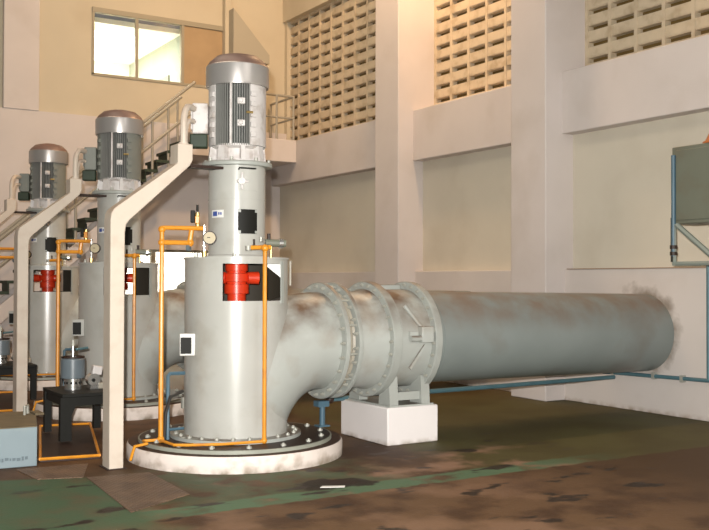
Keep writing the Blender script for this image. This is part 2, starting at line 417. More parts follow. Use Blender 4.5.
def shell(r, z0, z1, cuts, n=144, nz=1, thick=.012):
    """cylindrical wall with rectangular cut-outs [(deg0,deg1,za,zb)], given a real thickness"""
    zs = sorted({z0, z1, *[c[2] for c in cuts], *[c[3] for c in cuts]})
    b = bmesh.new(); angs = [az(i*360/n) for i in range(n)]
    V = [[(b.verts.new((r*cos(t), r*sin(t), z)), b.verts.new(((r-thick)*cos(t), (r-thick)*sin(t), z))) for z in zs] for t in angs]
    def cut(i, j):
        d = ((i+.5)*360/n) % 360; zm = (zs[j]+zs[j+1])/2
        return any(((d-c[0]) % 360) < (c[1]-c[0]) and c[2] < zm < c[3] for c in cuts)
    m = len(zs)-1
    for i in range(n):
        k = (i+1) % n
        for j in range(m):
            if cut(i, j): continue
            b.faces.new((V[i][j][0], V[k][j][0], V[k][j+1][0], V[i][j+1][0]))
            b.faces.new((V[i][j][1], V[i][j+1][1], V[k][j+1][1], V[k][j][1]))
            if cut(i-1 if i else n-1, j): b.faces.new((V[i][j][0], V[i][j+1][0], V[i][j+1][1], V[i][j][1]))
            if cut((i+1) % n, j): b.faces.new((V[k][j][0], V[k][j][1], V[k][j+1][1], V[k][j+1][0]))
            if j == 0 or cut(i, j-1): b.faces.new((V[i][j][0], V[i][j][1], V[k][j][1], V[k][j][0]))
            if j == m-1 or cut(i, j+1): b.faces.new((V[i][j+1][0], V[k][j+1][0], V[k][j+1][1], V[i][j+1][1]))
    o = MB(); o.b.free(); o.b = b; return o
def patch(r0, r1, d0, d1, z0, z1, n=10):
    """curved plate on a cylinder"""
    mb = MB(); rings = []
    for i in range(n+1):
        t = az(d0+(d1-d0)*i/n); c, s_ = cos(t), sin(t)
        rings.append([(r0*c, r0*s_, z0), (r1*c, r1*s_, z0), (r1*c, r1*s_, z1), (r0*c, r0*s_, z1)])
    return mb.ring_loft(rings)
def hexbolt(c, d, r, h):
    mb = MB(); c = Vector(c); d = Vector(d).normalized(); mb.tube([c, c+d*h], r, 6); mb.tube([c+d*h, c+d*h*1.5], r*.5, 6); return mb
def bolts(parent, n, rad, z, r, h, phase=0):
    for i in range(n):
        t = 2*PI*i/n+phase; hexbolt((rad*cos(t), rad*sin(t), z), (0, 0, 1), r, h).build('bolt', 'bolt', parent)
def bolts_x(parent, n, rad, x, r, h, zc, d=-1, phase=0):
    for i in range(n):
        t = 2*PI*i/n+phase; hexbolt((x, rad*cos(t), zc+rad*sin(t)), (d, 0, 0), r, h).build('bolt', 'bolt', parent)
ZC = 1.014; RT = .475; RB = .82

CUT = [(-14, 59, 1.415, 1.745), (160, 232, 1.415, 1.745)]
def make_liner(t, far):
    shell(RT-.014, 1.386, 1.786, CUT if far else CUT[:1], thick=.004).build('casing_shade_liner', 'inside', t, angle=30)  # added liner, coloured dark to give the shade behind the window
def make_pump():
    t = thing('vertical_pump', '', 'pump')
    MB().lathe([(.0, .1435), (.86, .1435), (.88, .15), (.88, .175), (.0, .175)], n=96).build('base_plate', 'dark_steel', t)
    MB().lathe([(.872, .142), (.884, .142), (.884, .174), (.872, .176)], n=96, loop=True).build('plate_rim', 'edge_steel', t)
    fl = MB().lathe([(.40, .175), (.60, .175), (.60, .205), (.40, .205)], n=96, loop=True).build('casing_flange', 'flange', t)
    bolts(t, 16, .80, .175, .024, .018, .1)
    bolts(fl, 24, .55, .205, .02, .016, .05)
    # casing: straight wall with a window on both sides
    cs = shell(RT, .2, 1.80, CUT[:1]).build('casing', 'steel_paint', t, angle=30)
    MB().lathe([(.25, 1.788), (RT+.012, 1.788), (RT+.012, 1.806), (.25, 1.806)], n=96, loop=True).build('casing_lid', 'steel_paint', t)
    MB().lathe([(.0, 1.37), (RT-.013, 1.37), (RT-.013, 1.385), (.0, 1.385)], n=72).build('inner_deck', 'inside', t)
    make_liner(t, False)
    MB().prism([(.25, 1.745), (.43, 1.745), (.43, 1.60)], .16, .17, 'y').build('inner_gusset', 'white', t).matrix_local = FM
    fr = patch(RT, RT+.012, 56, 61, 1.39, 1.77, 3); fr.build('window_frame', 'flange', t)
    # discharge elbow
    pth = [Vector((0, 0, .3))] + [Vector((RB-RB*cos(R(q)), 0, ZC-RB+RB*sin(R(q)))) for q in range(0, 91, 6)]
    pth.append(Vector((.86, 0, ZC)))
    MB().tube(pth, [.455]+[.455+.016*min(1, i/6) for i in range(len(pth)-1)], 64).build('discharge_elbow', 'pipe_paint', t)
    # shaft and red coupling
    MB().cyl((0, 0, 1.385), (0, 0, 2.64), .045, 20).build('shaft', 'chrome', t)
    cp = MB().lathe([(.0, 1.39), (.085, 1.39), (.085, 1.47), (.114, 1.475), (.114, 1.56), (.092, 1.565), (.092, 1.58), (.114, 1.585), (.114, 1.66), (.092, 1.665), (.092, 1.68), (.105, 1.685), (.105, 1.76), (.0, 1.76)], n=40).build('coupling', 'red', t)
    for s_ in (1, -1):
        a = LF(.10*s_, .05, 1.62); b = LF(.20*s_, .03, 1.62)
        MB().tube([a, b], [.055, .06], 16).build('coupling_lug', 'red', cp)
    # column
    co_ = shell(.262, 1.806, 2.64, [(3, 42, 2.025, 2.235), (185, 222, 2.03, 2.23)], n=120).build('column', 'steel_paint', t, angle=30)
    MB().lathe([(.262, 1.806), (.30, 1.806), (.30, 1.822), (.262, 1.83)], n=64).build('column_foot', 'steel_paint', t)
    MB().lathe([(.260, 2.335), (.266, 2.335), (.266, 2.343), (.260, 2.343)], n=64).build('weld_seam', 'steel_paint', t)
    MB().lathe([(.2, 2.64), (.32, 2.64), (.325, 2.65), (.325, 2.672), (.32, 2.68), (.2, 2.68)], n=64, loop=True).build('motor_flange', 'flange', t)
    ins = patch(.262, .268, 2, 43, 2.02, 2.24).build('inspection_plate', 'black', t)
    mb = MB()
    for (d, z) in ((5, 2.035), (40, 2.035), (5, 2.225), (40, 2.225)):
        q = patch(.268, .272, d-2.6, d+2.6, z-.012, z+.012, 2)
        me_ = bpy.data.meshes.new('tmp'); q.b.to_mesh(me_); q.b.free(); mb.b.from_mesh(me_); bpy.data.meshes.remove(me_)
    mb.build('corner_lug', 'flange', ins)
    door = patch(.262, .267, 2, 44, 2.41, 2.62).build('access_door', 'steel_paint', t)
    MB().tube([LF(.015, .268, 2.60), LF(.02, .285, 2.612), LF(.17, .225, 2.612)], .008, 6).build('hinge_rod', 'black', door)
    c = MB(); c.tube([LF(.045, .255, 2.49), LF(.045, .32, 2.49)], .03, 12); c.tube([LF(.045, .275, 2.42), LF(.045, .275, 2.57)], .012, 8); c.tube([LF(0, .295, 2.49), LF(.10, .27, 2.49)], .014, 8)
    c.build('door_clamp', 'motor_light', door)
    npl = patch(.262, .266, -58, -27, 2.165, 2.235).build('nameplate', 'white', t)
    lg = patch(.266, .2675, -54, -42, 2.18, 2.222, 4).build('logo_square', 'logo', npl)
    mb = MB()
    for i in range(2):
        q = patch(.266, .2675, -39+i*5, -36+i*5, 2.19, 2.214, 2); me_ = bpy.data.meshes.new('tmp'); q.b.to_mesh(me_); q.b.free(); mb.b.from_mesh(me_); bpy.data.meshes.remove(me_)
    mb.build('logo_mark', 'logo', npl)
    # data plate box on the left flank
    bx = MB().box(-.50, -.36, .30, .335, .925, 1.125, FM).build('plate_box', 'steel_paint', t, bevel=.006)
    MB().box(-.49, -.395, .335, .342, .945, 1.09, FM).build('plate_face', 'black', bx)
    MB().box(-.46, -.40, .20, .30, .98, 1.06, FM).build('plate_bracket', 'steel_paint', bx)
    # small bleed fittings on the lid
    for la, fd in ((-.36, .28), (-.02, .33)):
        MB().tube([LF(la, fd, 1.80), LF(la, fd, 1.84)], .02, 8).build('lid_bolt', 'bolt', t)
    MB().tube([LF(.50, -.05, 1.55), LF(.50, -.05, 1.78)], .012, 8).build('side_lug', 'rail', t)
    MB().box(-.012, .012, -.02, .02, 0, .1, Matrix.Translation(LF(-.485, .0, .42))).build('vent_tab', 'bolt', t)
    return t

def make_motor():
    t = thing('electric_motor', '', 'motor', (0, 0, 2.68))
    z = -2.68
    MB().lathe([(.16, 2.68+z), (.27, 2.68+z), (.27, 2.695+z), (.20, 2.70+z), (.20, 2.80+z), (.245, 2.82+z), (.245, 2.84+z), (.0, 2.84+z)], n=48).build('bell', 'motor_light', t)
    for i in range(8):
        q = az(i*45+12); m = Matrix.Rotation(q, 4, 'Z')
        MB().prism([(.19, .015), (.27, .015), (.255, .145), (.19, .145)], -.035 if i % 2 else -.02, .035 if i % 2 else .02, 'y').build('bell_foot', 'motor_light', t).matrix_local = m
    for i in range(8):
        q = az(i*45-10); MB().cyl((.295*cos(q), .295*sin(q), 0), (.295*cos(q), .295*sin(q), .03), .017, 8).build('bolt', 'bolt', t)
    MB().lathe([(.0, .14), (.225, .14), (.225, .72), (.0, .72)], n=64).build('stator_body', 'fin_gap', t)
    fins = MB()
    for i in range(72):
        q = R(i*5); m = Matrix.Rotation(q, 4, 'Z'); fins.box(.215, .257, -.0032, .0032, .145, .71, m)
    fins.build('cooling_fins', 'fin', t)
    # light cheek plates left and right, with cast bosses
    for d0, d1 in ((26, 88), (-86, -50)):
        ck = patch(.225, .266, d0, d1, .15, .705, 12).build('cheek_plate', 'motor_light', t)
        zs = (.24, .33, .42, .52, .61)
        for zz in zs:
            dd = d0+6 if d0 > 0 else d1-7
            q = az(dd); MB().box(.26, .285, -.028, .028, zz-.02, zz+.025, Matrix.Rotation(q, 4, 'Z')).build('boss', 'motor_light', ck, bevel=.004)
    MB().tube([LF(-.06, .262, .15), LF(-.06, .262, .71)], .012, 8).build('tie_rod', 'motor_light', t)
    for zz in (.34, .54):
        lk = MB(); lk.box(-.0, .07, .235, .285, zz-.028, zz+.028, FM); lk.tube([LF(.03, .28, zz), LF(.03, .31, zz)], .022, 8); lk.build('lifting_lug', 'motor_light', t, bevel=.005)
    MB().tube([LF(.08, .27, .44), LF(.14, .255, .44)], .011, 8).build('eye_bolt', 'brass', t)
    MB().lathe([(.255, .70), (.288, .70), (.292, .72), (.292, .885), (.284, .895)], n=72).build('fan_cowl', 'cowl', t)
    MB().lathe([(.284, .895), (.262, .93), (.20, .985), (.10, 1.01), (.0, 1.015)], n=72).build('cowl_top', 'rust_cap', t)
    tb = MB().box(-.41, -.265, -.02, .11, .26, .54, FM).build('terminal_box', 'motor_light', t, bevel=.012)
    MB().box(-.425, -.40, -.0, .09, .30, .50, FM).build('box_cover', 'motor_light', tb, bevel=.005)
    for zz in (.37, .48): MB().tube([LF(-.40, .105, zz), LF(-.40, .13, zz)], .02, 8).build('cable_gland', 'black', tb)
    MB().box(-.43, -.27, .0, .12, .13, .255, FM).build('gland_tray', 'green_tread', tb, bevel=.012)
    return t

def make_plinth():
    t = thing('round_plinth', '', 'plinth')
    MB().lathe([(.0, 0), (.985, 0), (.985, .12), (.975, .14), (.0, .14)], n=96).build('plinth_side', 'conc_white', t)
    MB().lathe([(.0, .1402), (.972, .1402), (.972, .143), (.0, .143)], n=96).build('oily_top', 'oily', t)
    return t
def ring(x0, x1, r, rin=.44, m='flange', n=72, mb=None):
    return (mb or MB()).lathe([(rin, x0), (r-.008, x0), (r, x0+.006), (r, x1-.006), (r-.008, x1), (rin, x1)], c=(0, 0, ZC), n=n, axis='x', loop=True)
def make_joint():
    t = thing('expansion_joint', '', 'pipe joint')
    f1 = ring(.86, .905, .565).build('joint_flange', 'flange', t); bolts_x(f1, 24, .525, .86, .018, .03, ZC)
    f2 = ring(1.0, 1.045, .565).build('joint_flange', 'flange', t); bolts_x(f2, 24, .525, 1.0, .018, .03, ZC, phase=.1)
    MB().lathe([(.46, .90), (.505, .915), (.49, .935), (.515, .95), (.49, .97), (.505, .99), (.46, 1.005)], c=(0, 0, ZC), n=72, axis='x').build('bellows', 'rail', t)
    for i in range(12):
        q = 2*PI*i/12+.2; MB().cyl((.90, .525*cos(q), ZC+.525*sin(q)), (1.0, .525*cos(q), ZC+.525*sin(q)), .012, 8).build('tie_bolt', 'bolt', t)
    return t
def make_valve():
    t = thing('pipe_valve', '', 'valve')
    MB().lathe([(.475, 1.045), (.475, 1.30), (.50, 1.36), (.50, 1.46), (.495, 1.50), (.495, 1.90)], c=(0, 0, ZC), n=72, axis='x').build('valve_body', 'pipe_paint', t)
    f3 = ring(1.38, 1.47, .575, .47).build('valve_flange', 'flange', t); bolts_x(f3, 28, .54, 1.38, .017, .022, ZC)
    f3b = ring(1.47, 1.50, .555, .47).build('valve_flange', 'flange', t)
    f4 = ring(1.88, 1.96, .575, .45).build('valve_flange', 'flange', t); bolts_x(f4, 28, .54, 1.88, .017, .022, ZC, phase=.05)
    MB().box(1.50, 1.88, .05, .30, ZC+.47, ZC+.545).build('top_plate', 'valve_top' if 0 else 'flange', t, bevel=.01)
    # box, bracket and ribs on the near flank
    hb = MB().box(1.72, 1.86, -.56, -.48, ZC-.02, ZC+.14).build('hinge_box', 'pipe_paint', t, bevel=.008)
    MB().cyl((1.60, -.53, ZC+.02), (1.72, -.53, ZC+.02), .03, 12).build('hinge_pin', 'flange', hb)
    MB().prism([(1.60, .36), (1.62, .34), (1.80, .56), (1.78, .58)], -.515, -.49, 'y').build('rib', 'pipe_paint', t).location = (0, 0, ZC-.62)
    MB().tube([(1.60, -.42, ZC+.34), (1.78, -.50, ZC+.10)], .018, 8).build('stay_rod', 'pipe_paint', t)
    MB().box(1.60, 1.70, -.52, -.48, ZC+.04, ZC+.09).build('bracket', 'pipe_paint', t)
    for y in (-.28, .28):
        for x in (1.46, 1.84):
            MB().prism([(-.10, .377), (.10, .377), (.08, .56+abs(y)*.35), (-.08, .56+abs(y)*.35)], x-.0, x+.10, 'x').build('foot', 'flange', t).location = (0, y, 0)
    MB().box(1.56, 1.84, -.34, -.30, .42, .50).build('foot_brace', 'flange', t)
    MB().box(1.44, 1.97, -.40, .40, .366, .380).build('sole_plate', 'flange', t)
    return t
def make_pipe():
    t = thing('discharge_pipe', '', 'pipe')
    n = 64; rings = []
    MB().tube([(1.955, 0, ZC), (3.9, 0, ZC-.02), (5.62, 0, ZC-.045)], .4715, 80, cap=False).build('pipe_wall', 'long_pipe', t)
    MB().tube([(2.06, 0, ZC), (2.075, 0, ZC)], .476, 64).build('weld_bead', 'long_pipe', t)
    return t
def make_block():
    return MB().box(1.40, 2.005, -.43, .45, 0, .366).build('concrete_block', 'conc_block', bevel=.012)
def make_duct():
    t = thing('cable_duct', '', 'cable duct')
    zb, y0, y1 = 0, -.19, .0
    P = [(-1.25, 0)] + [(-1.25, 2.10)] + [(-1.25+.10-.10*cos(R(q)), 2.12+.115*sin(R(q))) for q in (20, 40, 55)] + [(-.655, 2.625), (-.655, 2.80), (-.515, 2.80), (-.515, 2.66), (-.54, 2.61), (-1.085, 2.11), (-1.115, 2.07), (-1.125, 2.0), (-1.125, 0)]
    MB().prism(P, y0, y1, 'y').build('duct_body', 'duct', t, bevel=.008)
    MB().box(-1.27, -1.105, -.21, .02, 0, .008).build('foot_plate', 'dark_steel', t)
    MB().box(-.52, -.20, -.16, -.03, 2.60, 2.625).build('pump_bracket', 'dark_steel', t)
    tb = LF(-.395, .14, 2.68+.48); tb2 = LF(-.395, .14, 2.68+.36)
    for p0, e, r in (((-.575, -.12, 2.79), tb, .030), ((-.54, -.07, 2.79), tb2, .022)):
        e = Vector(e); p0 = Vector(p0); pts = [p0, Vector((p0.x, p0.y, e.z-.16))]
        for q in (20, 45, 70):
            pts.append(Vector((p0.x + (e.x-p0.x)*.55*(1-cos(R(q))), p0.y+(e.y-p0.y)*.55*(1-cos(R(q))), e.z-.16+.16*sin(R(q)))))
        pts += [e + (e-p0)*0 - Vector((e.x-p0.x, e.y-p0.y, 0))*.35, e]
        MB().tube(pts, r, 10).build('conduit', 'duct', t)
    MB().cyl((-.575, -.12, 2.79), (-.575, -.12, 2.82), .042, 10).build('conduit_collar', 'duct', t)
    return t

def make_left_oil():
    t = thing('oil_pipe', '', 'pipe')
    b = LF(-.655, .385, 0)
    r = .022
    top = 2.06
    pts = [LF(-.655, .385, .19), LF(-.655, .385, top-.02), LF(-.64, .38, top), LF(-.30, .30, top)]
    MB().tube(pts, r, 10).build('riser', 'yellow', t)
    MB().tube([LF(-.655, .385, 1.93), LF(-.42, .33, 1.93)], r, 10).build('branch', 'yellow', t)
    MB().tube([LF(-.42, .33, 1.90), LF(-.40, .33, 2.04)], r*1.05, 10).build('branch_riser', 'yellow', t)
    for c in (LF(-.655, .385, 1.93), LF(-.655, .385, top-.015), LF(-.655, .385, .20), LF(-.41, .33, 1.93)):
        MB().sphere(c, .033).build('pipe_elbow', 'yellow', t)
    MB().tube([LF(-.44, .33, 1.885), LF(-.41, .34, 1.885)], .03, 8).build('drain_cock', 'pot', t)
    v = MB().tube([LF(-.35, .30, top), LF(-.35, .30, 2.20)], .02, 10).build('valve_stem', 'brass', t)
    MB().box(-.41, -.37, .27, .34, 2.11, 2.22, FM).build('switch_block', 'black', v, bevel=.006)
    MB().box(-.37, -.33, .28, .35, 2.10, 2.17, FM).build('valve_block', 'yellow', v, bevel=.006)
    MB().tube([LF(-.35, .31, 2.21), LF(-.35, .31, 2.27)], .012, 8).build('valve_knob', 'black', v)
    MB().tube([LF(-.29, .28, 1.81), LF(-.29, .28, 2.09)], .014, 8).build('sight_tube', 'chrome', t)
    MB().tube([LF(-.29, .28, 1.80), LF(-.29, .28, 1.86)], .024, 10).build('tube_fitting', 'brass', t)
    MB().tube([LF(-.46, .35, .185), LF(-.46, .35, .21)], .02, 8).build('base_fitting', 'bolt', t)
    # horizontal run on the base plate
    MB().tube([LF(-.655, .385, .197), LF(-.80, .44, .197), (-.93, -.22, .197), (-1.03, -.19, .18), (-1.06, -.17, .06)], .013, 8).build('foot_run', 'yellow', t)
    return t
def make_gauge():
    t = thing('pressure_gauge', '', 'gauge')
    MB().tube([LF(-.24, .30, 1.975), LF(-.24, .345, 1.975)], .062, 28).build('gauge_case', 'dark_steel', t)
    MB().tube([LF(-.24, .345, 1.975), LF(-.24, .349, 1.975)], .052, 28).build('dial', 'dial', t)
    MB().box(-.262, -.235, .3495, .352, 1.974, 1.981, FM).build('needle', 'black', t)
    MB().tube([LF(-.24, .25, 1.975), LF(-.24, .30, 1.975)], .018, 10).build('gauge_stem', 'brass', t)
    return t
def make_right_oil():
    t = thing('oil_pipe', '', 'pipe')
    pts = [LF(.245, .545, 1.88), LF(.245, .545, .20), LF(.235, .555, .195), LF(-.10, .66, .195), LF(-.40, .68, .195), LF(-.52, .66, .195), LF(-.655, .42, .197)]
    MB().tube(pts[:2], .019, 10).build('riser', 'yellow', t)
    MB().tube(pts[2:], .013, 8).build('foot_run', 'yellow', t)
    MB().sphere(pts[1], .028).build('pipe_elbow', 'yellow', t)
    MB().sphere(pts[0], .034).build('pipe_tee', 'yellow', t)
    MB().tube([LF(.12, .50, 1.885), LF(.30, .50, 1.89)], .020, 8).build('cross_pipe', 'yellow', t)
    MB().tube([LF(.10, .50, 1.86), LF(.10, .50, 1.90)], .028, 12).build('needle_valve', 'bolt', t)
    MB().tube([LF(.15, .48, 1.90), LF(.15, .48, 1.96)], .010, 8).build('valve_stem', 'dark_steel', t)
    v = MB().tube([LF(.25, .48, 1.93), LF(.43, .46, 1.925)], .034, 14).build('solenoid', 'cabinet', t)
    MB().tube([LF(.37, .47, 1.925), LF(.405, .466, 1.925)], .044, 14).build('solenoid_cap', 'chrome', v)
    MB().tube([LF(.28, .48, 1.94), LF(.28, .48, 2.01)], .016, 8).build('coil', 'dark_steel', v)
    MB().tube([LF(.21, .49, 1.94), LF(.21, .49, 1.98)], .016, 8).build('coil', 'bolt', v)
    MB().tube([LF(.30, .47, 1.80), LF(.30, .47, 1.92)], .012, 8).build('stand_off', 'brass', t)
    return t
def make_drain():
    t = thing('drain_pipe', '', 'pipe')
    MB().tube([LF(-.46, .18, .76), LF(-.59, .22, .76), LF(-.605, .24, .74), LF(-.605, .24, .175)], .017, 8).build('downpipe', 'blue', t)
    MB().tube([LF(-.605, .24, .26), LF(-.47, .15, .26)], .013, 8).build('lower_branch', 'blue', t)
    MB().tube([LF(-.475, .2, .60), LF(-.58, .30, .56), LF(-.62, .33, .42), LF(-.63, .35, .18)], .016, 8).build('rubber_hose', 'hose', t)
    return t
def make_jack():
    t = thing('pipe_prop', '', 'prop', (.92, 0, .175))
    MB().cyl((0, 0, 0), (0, 0, .20), .028, 12).build('prop_post', 'blue', t)
    MB().box(-.06, .06, -.05, .05, 0, .015).build('prop_foot', 'blue', t)
    MB().box(-.07, .05, -.05, .05, .195, .25).build('prop_head', 'blue', t)
    return t
def make_stand():
    t = thing('steel_stand', '', 'stand', (0, 0, 0))
    MB().box(-1.27, -.68, 1.22, 1.98, .455, .49).build('stand_top', 'black', t, bevel=.005)
    for x, y in ((-1.23, 1.26), (-1.23, 1.94), (-.72, 1.94), (-.72, 1.26)):
        w_ = .055
        MB().prism([(-w_, .035), (w_, .035), (w_, .28), (w_*2.3, .455), (-w_, .455)] if x < -1 and y < 1.5 else [(-.035, .035), (.035, .035), (.035, .455), (-.035, .455)], -.035, .035, 'y').build('leg', 'black', t).location = (x, y, 0)
    MB().box(-1.25, -.70, 1.24, 1.27, .37, .455).build('apron', 'black', t); MB().box(-1.25, -1.22, 1.24, 1.96, .37, .455).build('apron', 'black', t)
    return t
def make_tray():
    t = thing('drip_tray', '', 'tray')
    P = [(-1.19, 2.40), (-1.66, .46), (-1.16, .377), (-.68, 2.30)]
    MB().prism(P, 0, .02, 'z').build('tray_floor', 'dark_steel', t)
    Q = P + [P[0]]
    for i in range(4):
        MB().tube([(*Q[i], .028), (*Q[i+1], .028)], .014, 6).build('tray_rim', 'yellow', t)
    return t
def make_pot():
    t = thing('lubricator_pot', '', 'filter pot', (-1.06, 1.62, .49))
    MB().lathe([(0, 0), (.085, 0), (.085, .115), (.0, .115)], n=32).build('pot_base', 'chrome', t)
    for i in range(6):
        q = az(-60+i*30); MB().cyl((.08*cos(q), .08*sin(q), .07), (.09*cos(q), .09*sin(q), .07), .012, 10).build('port', 'black', t)
    MB().lathe([(0, .115), (.115, .115), (.12, .12), (.12, .305), (.105, .32), (.0, .325)], n=40).build('pot_bowl', 'pot', t)
    MB().lathe([(.098, .318), (.115, .318), (.115, .335), (.098, .335)], n=32).build('pot_lid_ring', 'dark_steel', t)
    MB().cyl((0, 0, .32), (0, 0, .47), .016, 10).build('spindle', 'chrome', t)
    MB().cyl((0, 0, .44), (0, 0, .50), .024, 10, .014).build('spindle_cap', 'bolt', t)
    MB().cyl((.03, -.02, .405), (.17, .08, .41), .013, 8).build('tap_handle', 'blue_green', t)
    return t
def make_unit():
    t = thing('oil_pump', '', 'small pump', (-.84, 1.60, .49))
    MB().box(-.06, .05, -.05, .05, 0, .03).build('mount', 'chrome', t)
    MB().cyl((-.02, -.05, .09), (-.02, .06, .09), .065, 20).build('pump_body', 'chrome', t)
    MB().box(.02, .15, -.07, .05, .0, .06).build('valve_block', 'rail', t, bevel=.008)
    MB().box(-.07, .03, -.04, .05, .14, .23, Matrix.Rotation(.2, 4, 'Y')).build('motor_block', 'motor_light', t, bevel=.01)
    MB().tube([(.02, .0, .2), (.07, 0, .21), (.12, 0, .17), (.145, 0, .05)], .012, 8).build('hose', 'rail', t)
    MB().cyl((-.03, -.06, .09), (-.03, -.052, .09), .018, 12).build('port', 'black', t)
    return t

PIT = 3.456
ORD = ['nearest pump in the foreground', 'middle pump of the row', 'farthest pump at the left edge']
LBL = {
 'vertical_pump': ['tall grey-green vertical pump casing and column, the nearest and largest, red coupling in its window',
                   'tall grey-green vertical pump casing and column, second in the row, behind the nearest duct post',
                   'tall grey-green vertical pump casing and column, smallest and farthest in the row'],
 'electric_motor': ['silver finned electric motor with reddish dusty cap, on the nearest pump',
                    'finned electric motor on top of the middle pump in the row',
                    'finned electric motor on the farthest pump, smallest of the three motors'],
 'round_plinth': ['white-sided round concrete plinth under the nearest pump', 'white-sided round concrete plinth under the middle pump', 'round concrete plinth under the farthest pump'],
 'expansion_joint': ['bolted twin-flange pipe joint on the discharge elbow of the nearest pump', 'bolted twin-flange pipe joint beside the middle pump, behind the nearest casing', 'bolted twin-flange pipe joint beside the farthest pump'],
 'pipe_valve': ['grey flanged pipe valve with rust-brown dust, standing on the white block in front', 'grey flanged pipe valve of the middle pump, hidden behind the nearest pump', 'grey flanged pipe valve of the farthest pump behind the others'],
 'discharge_pipe': ['large blue-grey discharge pipe running from the flanged valve into the right wall', 'discharge pipe of the middle pump, behind the front pipe', 'discharge pipe of the farthest pump, behind the others'],
 'concrete_block': ['white painted concrete block under the flanged valve of the front pipe', 'white concrete block under the pipe of the middle pump', 'white concrete block under the pipe of the farthest pump'],
 'cable_duct': ['cream angled cable duct from the floor to the motor of the nearest pump', 'cream angled cable duct rising to the middle pump motor', 'cream angled cable duct reaching the farthest motor at the left edge'],
 'oil_pipe': ['yellow oil pipe at the left of the nearest pump with two top branches', 'yellow oil pipe at the left of the middle pump with two top branches', 'yellow oil pipe at the left of the farthest pump, by the left edge'],
 'pressure_gauge': ['round cream-faced pressure gauge on the nearest pump column', 'round pressure gauge beside the middle pump column', 'small round pressure gauge beside the farthest pump column'],
 'oil_pipe_r': ['thin yellow oil pipe running down across the front of the nearest casing', 'thin yellow oil pipe down the front of the middle pump casing', 'thin yellow oil pipe down the front of the farthest pump casing'],
 'drain_pipe': ['small blue drain pipe and black hose at the lower left of the nearest casing', 'small blue drain pipe and black hose at the left of the middle casing', 'small blue drain pipe and black hose at the left of the farthest casing'],
 'pipe_prop': ['short blue prop under the pipe joint of the nearest pump', 'short blue prop under the pipe joint of the middle pump', 'short blue prop under the pipe joint of the farthest pump'],
 'steel_stand': ['black steel stand left of the nearest duct post, carrying a blue-grey pot', 'black steel stand at the left edge, behind the second duct post'],
 'drip_tray': ['dark oily drip tray with yellow rim under the near black stand', 'dark drip tray with yellow rim under the far black stand at the left edge'],
 'lubricator_pot': ['blue-grey cylindrical lubricator pot with chrome base on the near black stand', 'blue-grey lubricator pot on the far black stand at the left edge'],
 'oil_pump': ['small chrome oil pump beside the pot on the near black stand', 'small chrome oil pump on the far black stand at the left edge'],
}
GRP = {'vertical_pump': 'vertical pumps in a row', 'electric_motor': 'motors on the pumps', 'round_plinth': 'round pump plinths', 'expansion_joint': 'joints on the discharge pipes',
 'pipe_valve': 'valves on the discharge pipes', 'discharge_pipe': 'discharge pipes', 'concrete_block': 'blocks under the pipes', 'cable_duct': 'cable ducts to the motors', 'oil_pipe': 'yellow oil pipes left of the pumps',
 'pressure_gauge': 'gauges on the pumps', 'oil_pipe_r': 'yellow oil pipes in front of the casings', 'drain_pipe': 'drain pipes of the pumps', 'pipe_prop': 'props under the joints',
 'steel_stand': 'black stands', 'drip_tray': 'drip trays', 'lubricator_pot': 'lubricator pots', 'oil_pump': 'oil pumps on the stands'}
makers = [('vertical_pump', make_pump), ('electric_motor', make_motor), ('round_plinth', make_plinth), ('expansion_joint', make_joint), ('pipe_valve', make_valve),
          ('discharge_pipe', make_pipe), ('concrete_block', make_block), ('cable_duct', make_duct), ('oil_pipe', make_left_oil), ('pressure_gauge', make_gauge), ('oil_pipe_r', make_right_oil),
          ('drain_pipe', make_drain), ('pipe_prop', make_jack), ('steel_stand', make_stand), ('drip_tray', make_tray), ('lubricator_pot', make_pot), ('oil_pump', make_unit)]
for key, fn in makers:
    o = fn(); o['label'] = LBL[key][0]; o['group'] = GRP[key]
    if key == 'concrete_block': o['category'] = 'concrete block'
    skip_far = {'pipe_valve': 2, 'discharge_pipe': 2, 'concrete_block': 2, 'expansion_joint': 3, 'pipe_prop': 1, 'drain_pipe': 2}.get(key, 3)
    for k in range(1, min(skip_far, len(LBL[key]))):
        c = copy_tree(o)
        if key == 'electric_motor':             # the rear motors take a darker casing colour
            for ch in c.children_recursive:
                if ch.name.split('.')[0] in ('cheek_plate', 'boss', 'terminal_box', 'box_cover'):
                    ch.data = ch.data.copy(); ch.data.materials[0] = M['casing_dark']
        if key == 'vertical_pump':              # the rear pumps are open on their far side too
            for ch in list(c.children):
                n = ch.name.split('.')[0]
                if n in ('casing', 'casing_shade_liner', 'inner_gusset'): bpy.data.objects.remove(ch)
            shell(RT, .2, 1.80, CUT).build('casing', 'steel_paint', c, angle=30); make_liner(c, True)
        c.location = o.location + Vector((0, PIT*k, 0)); c['label'] = LBL[key][k]

# ------------------------------------------------------------------ other things
# pale blue box, left foreground
t = thing('floor_box', 'pale blue metal box on the floor at the lower left, brown grimy top', 'box')
P = [(-2.35, .355), (-1.722, .31), (-1.50, 1.30), (-2.15, 1.42)]
MB().prism(P, .0, .335, 'z').build('box_body', 'box_blue', t, bevel=.006)
MB().prism([(-2.35, .357), (-1.724, .312), (-1.502, 1.298), (-2.15, 1.418)], .335, .342, 'z').build('box_lid', 'dirty_top', t)
MB().tube([(-1.66, 1.05, .34), (-1.66, 1.05, .42), (-1.61, 1.15, .42), (-1.61, 1.15, .34)], .014, 6).build('lid_handle', 'bolt', t)
MB().box(-1.58, -1.50, .98, 1.2, .342, .36).build('lid_hinge', 'dirty_top', t)
mb = MB(); xx = -2.08
for wd in (.02, .03, .015, .03, .012, .025, .03, .018, .022):
    yy = .31 + (-1.722-xx)*.0717; mb.box(xx, xx+wd, yy-.008, yy-.002, .06+random.uniform(-.006, .006), .085+random.uniform(-.006, .006)); xx += wd+.010
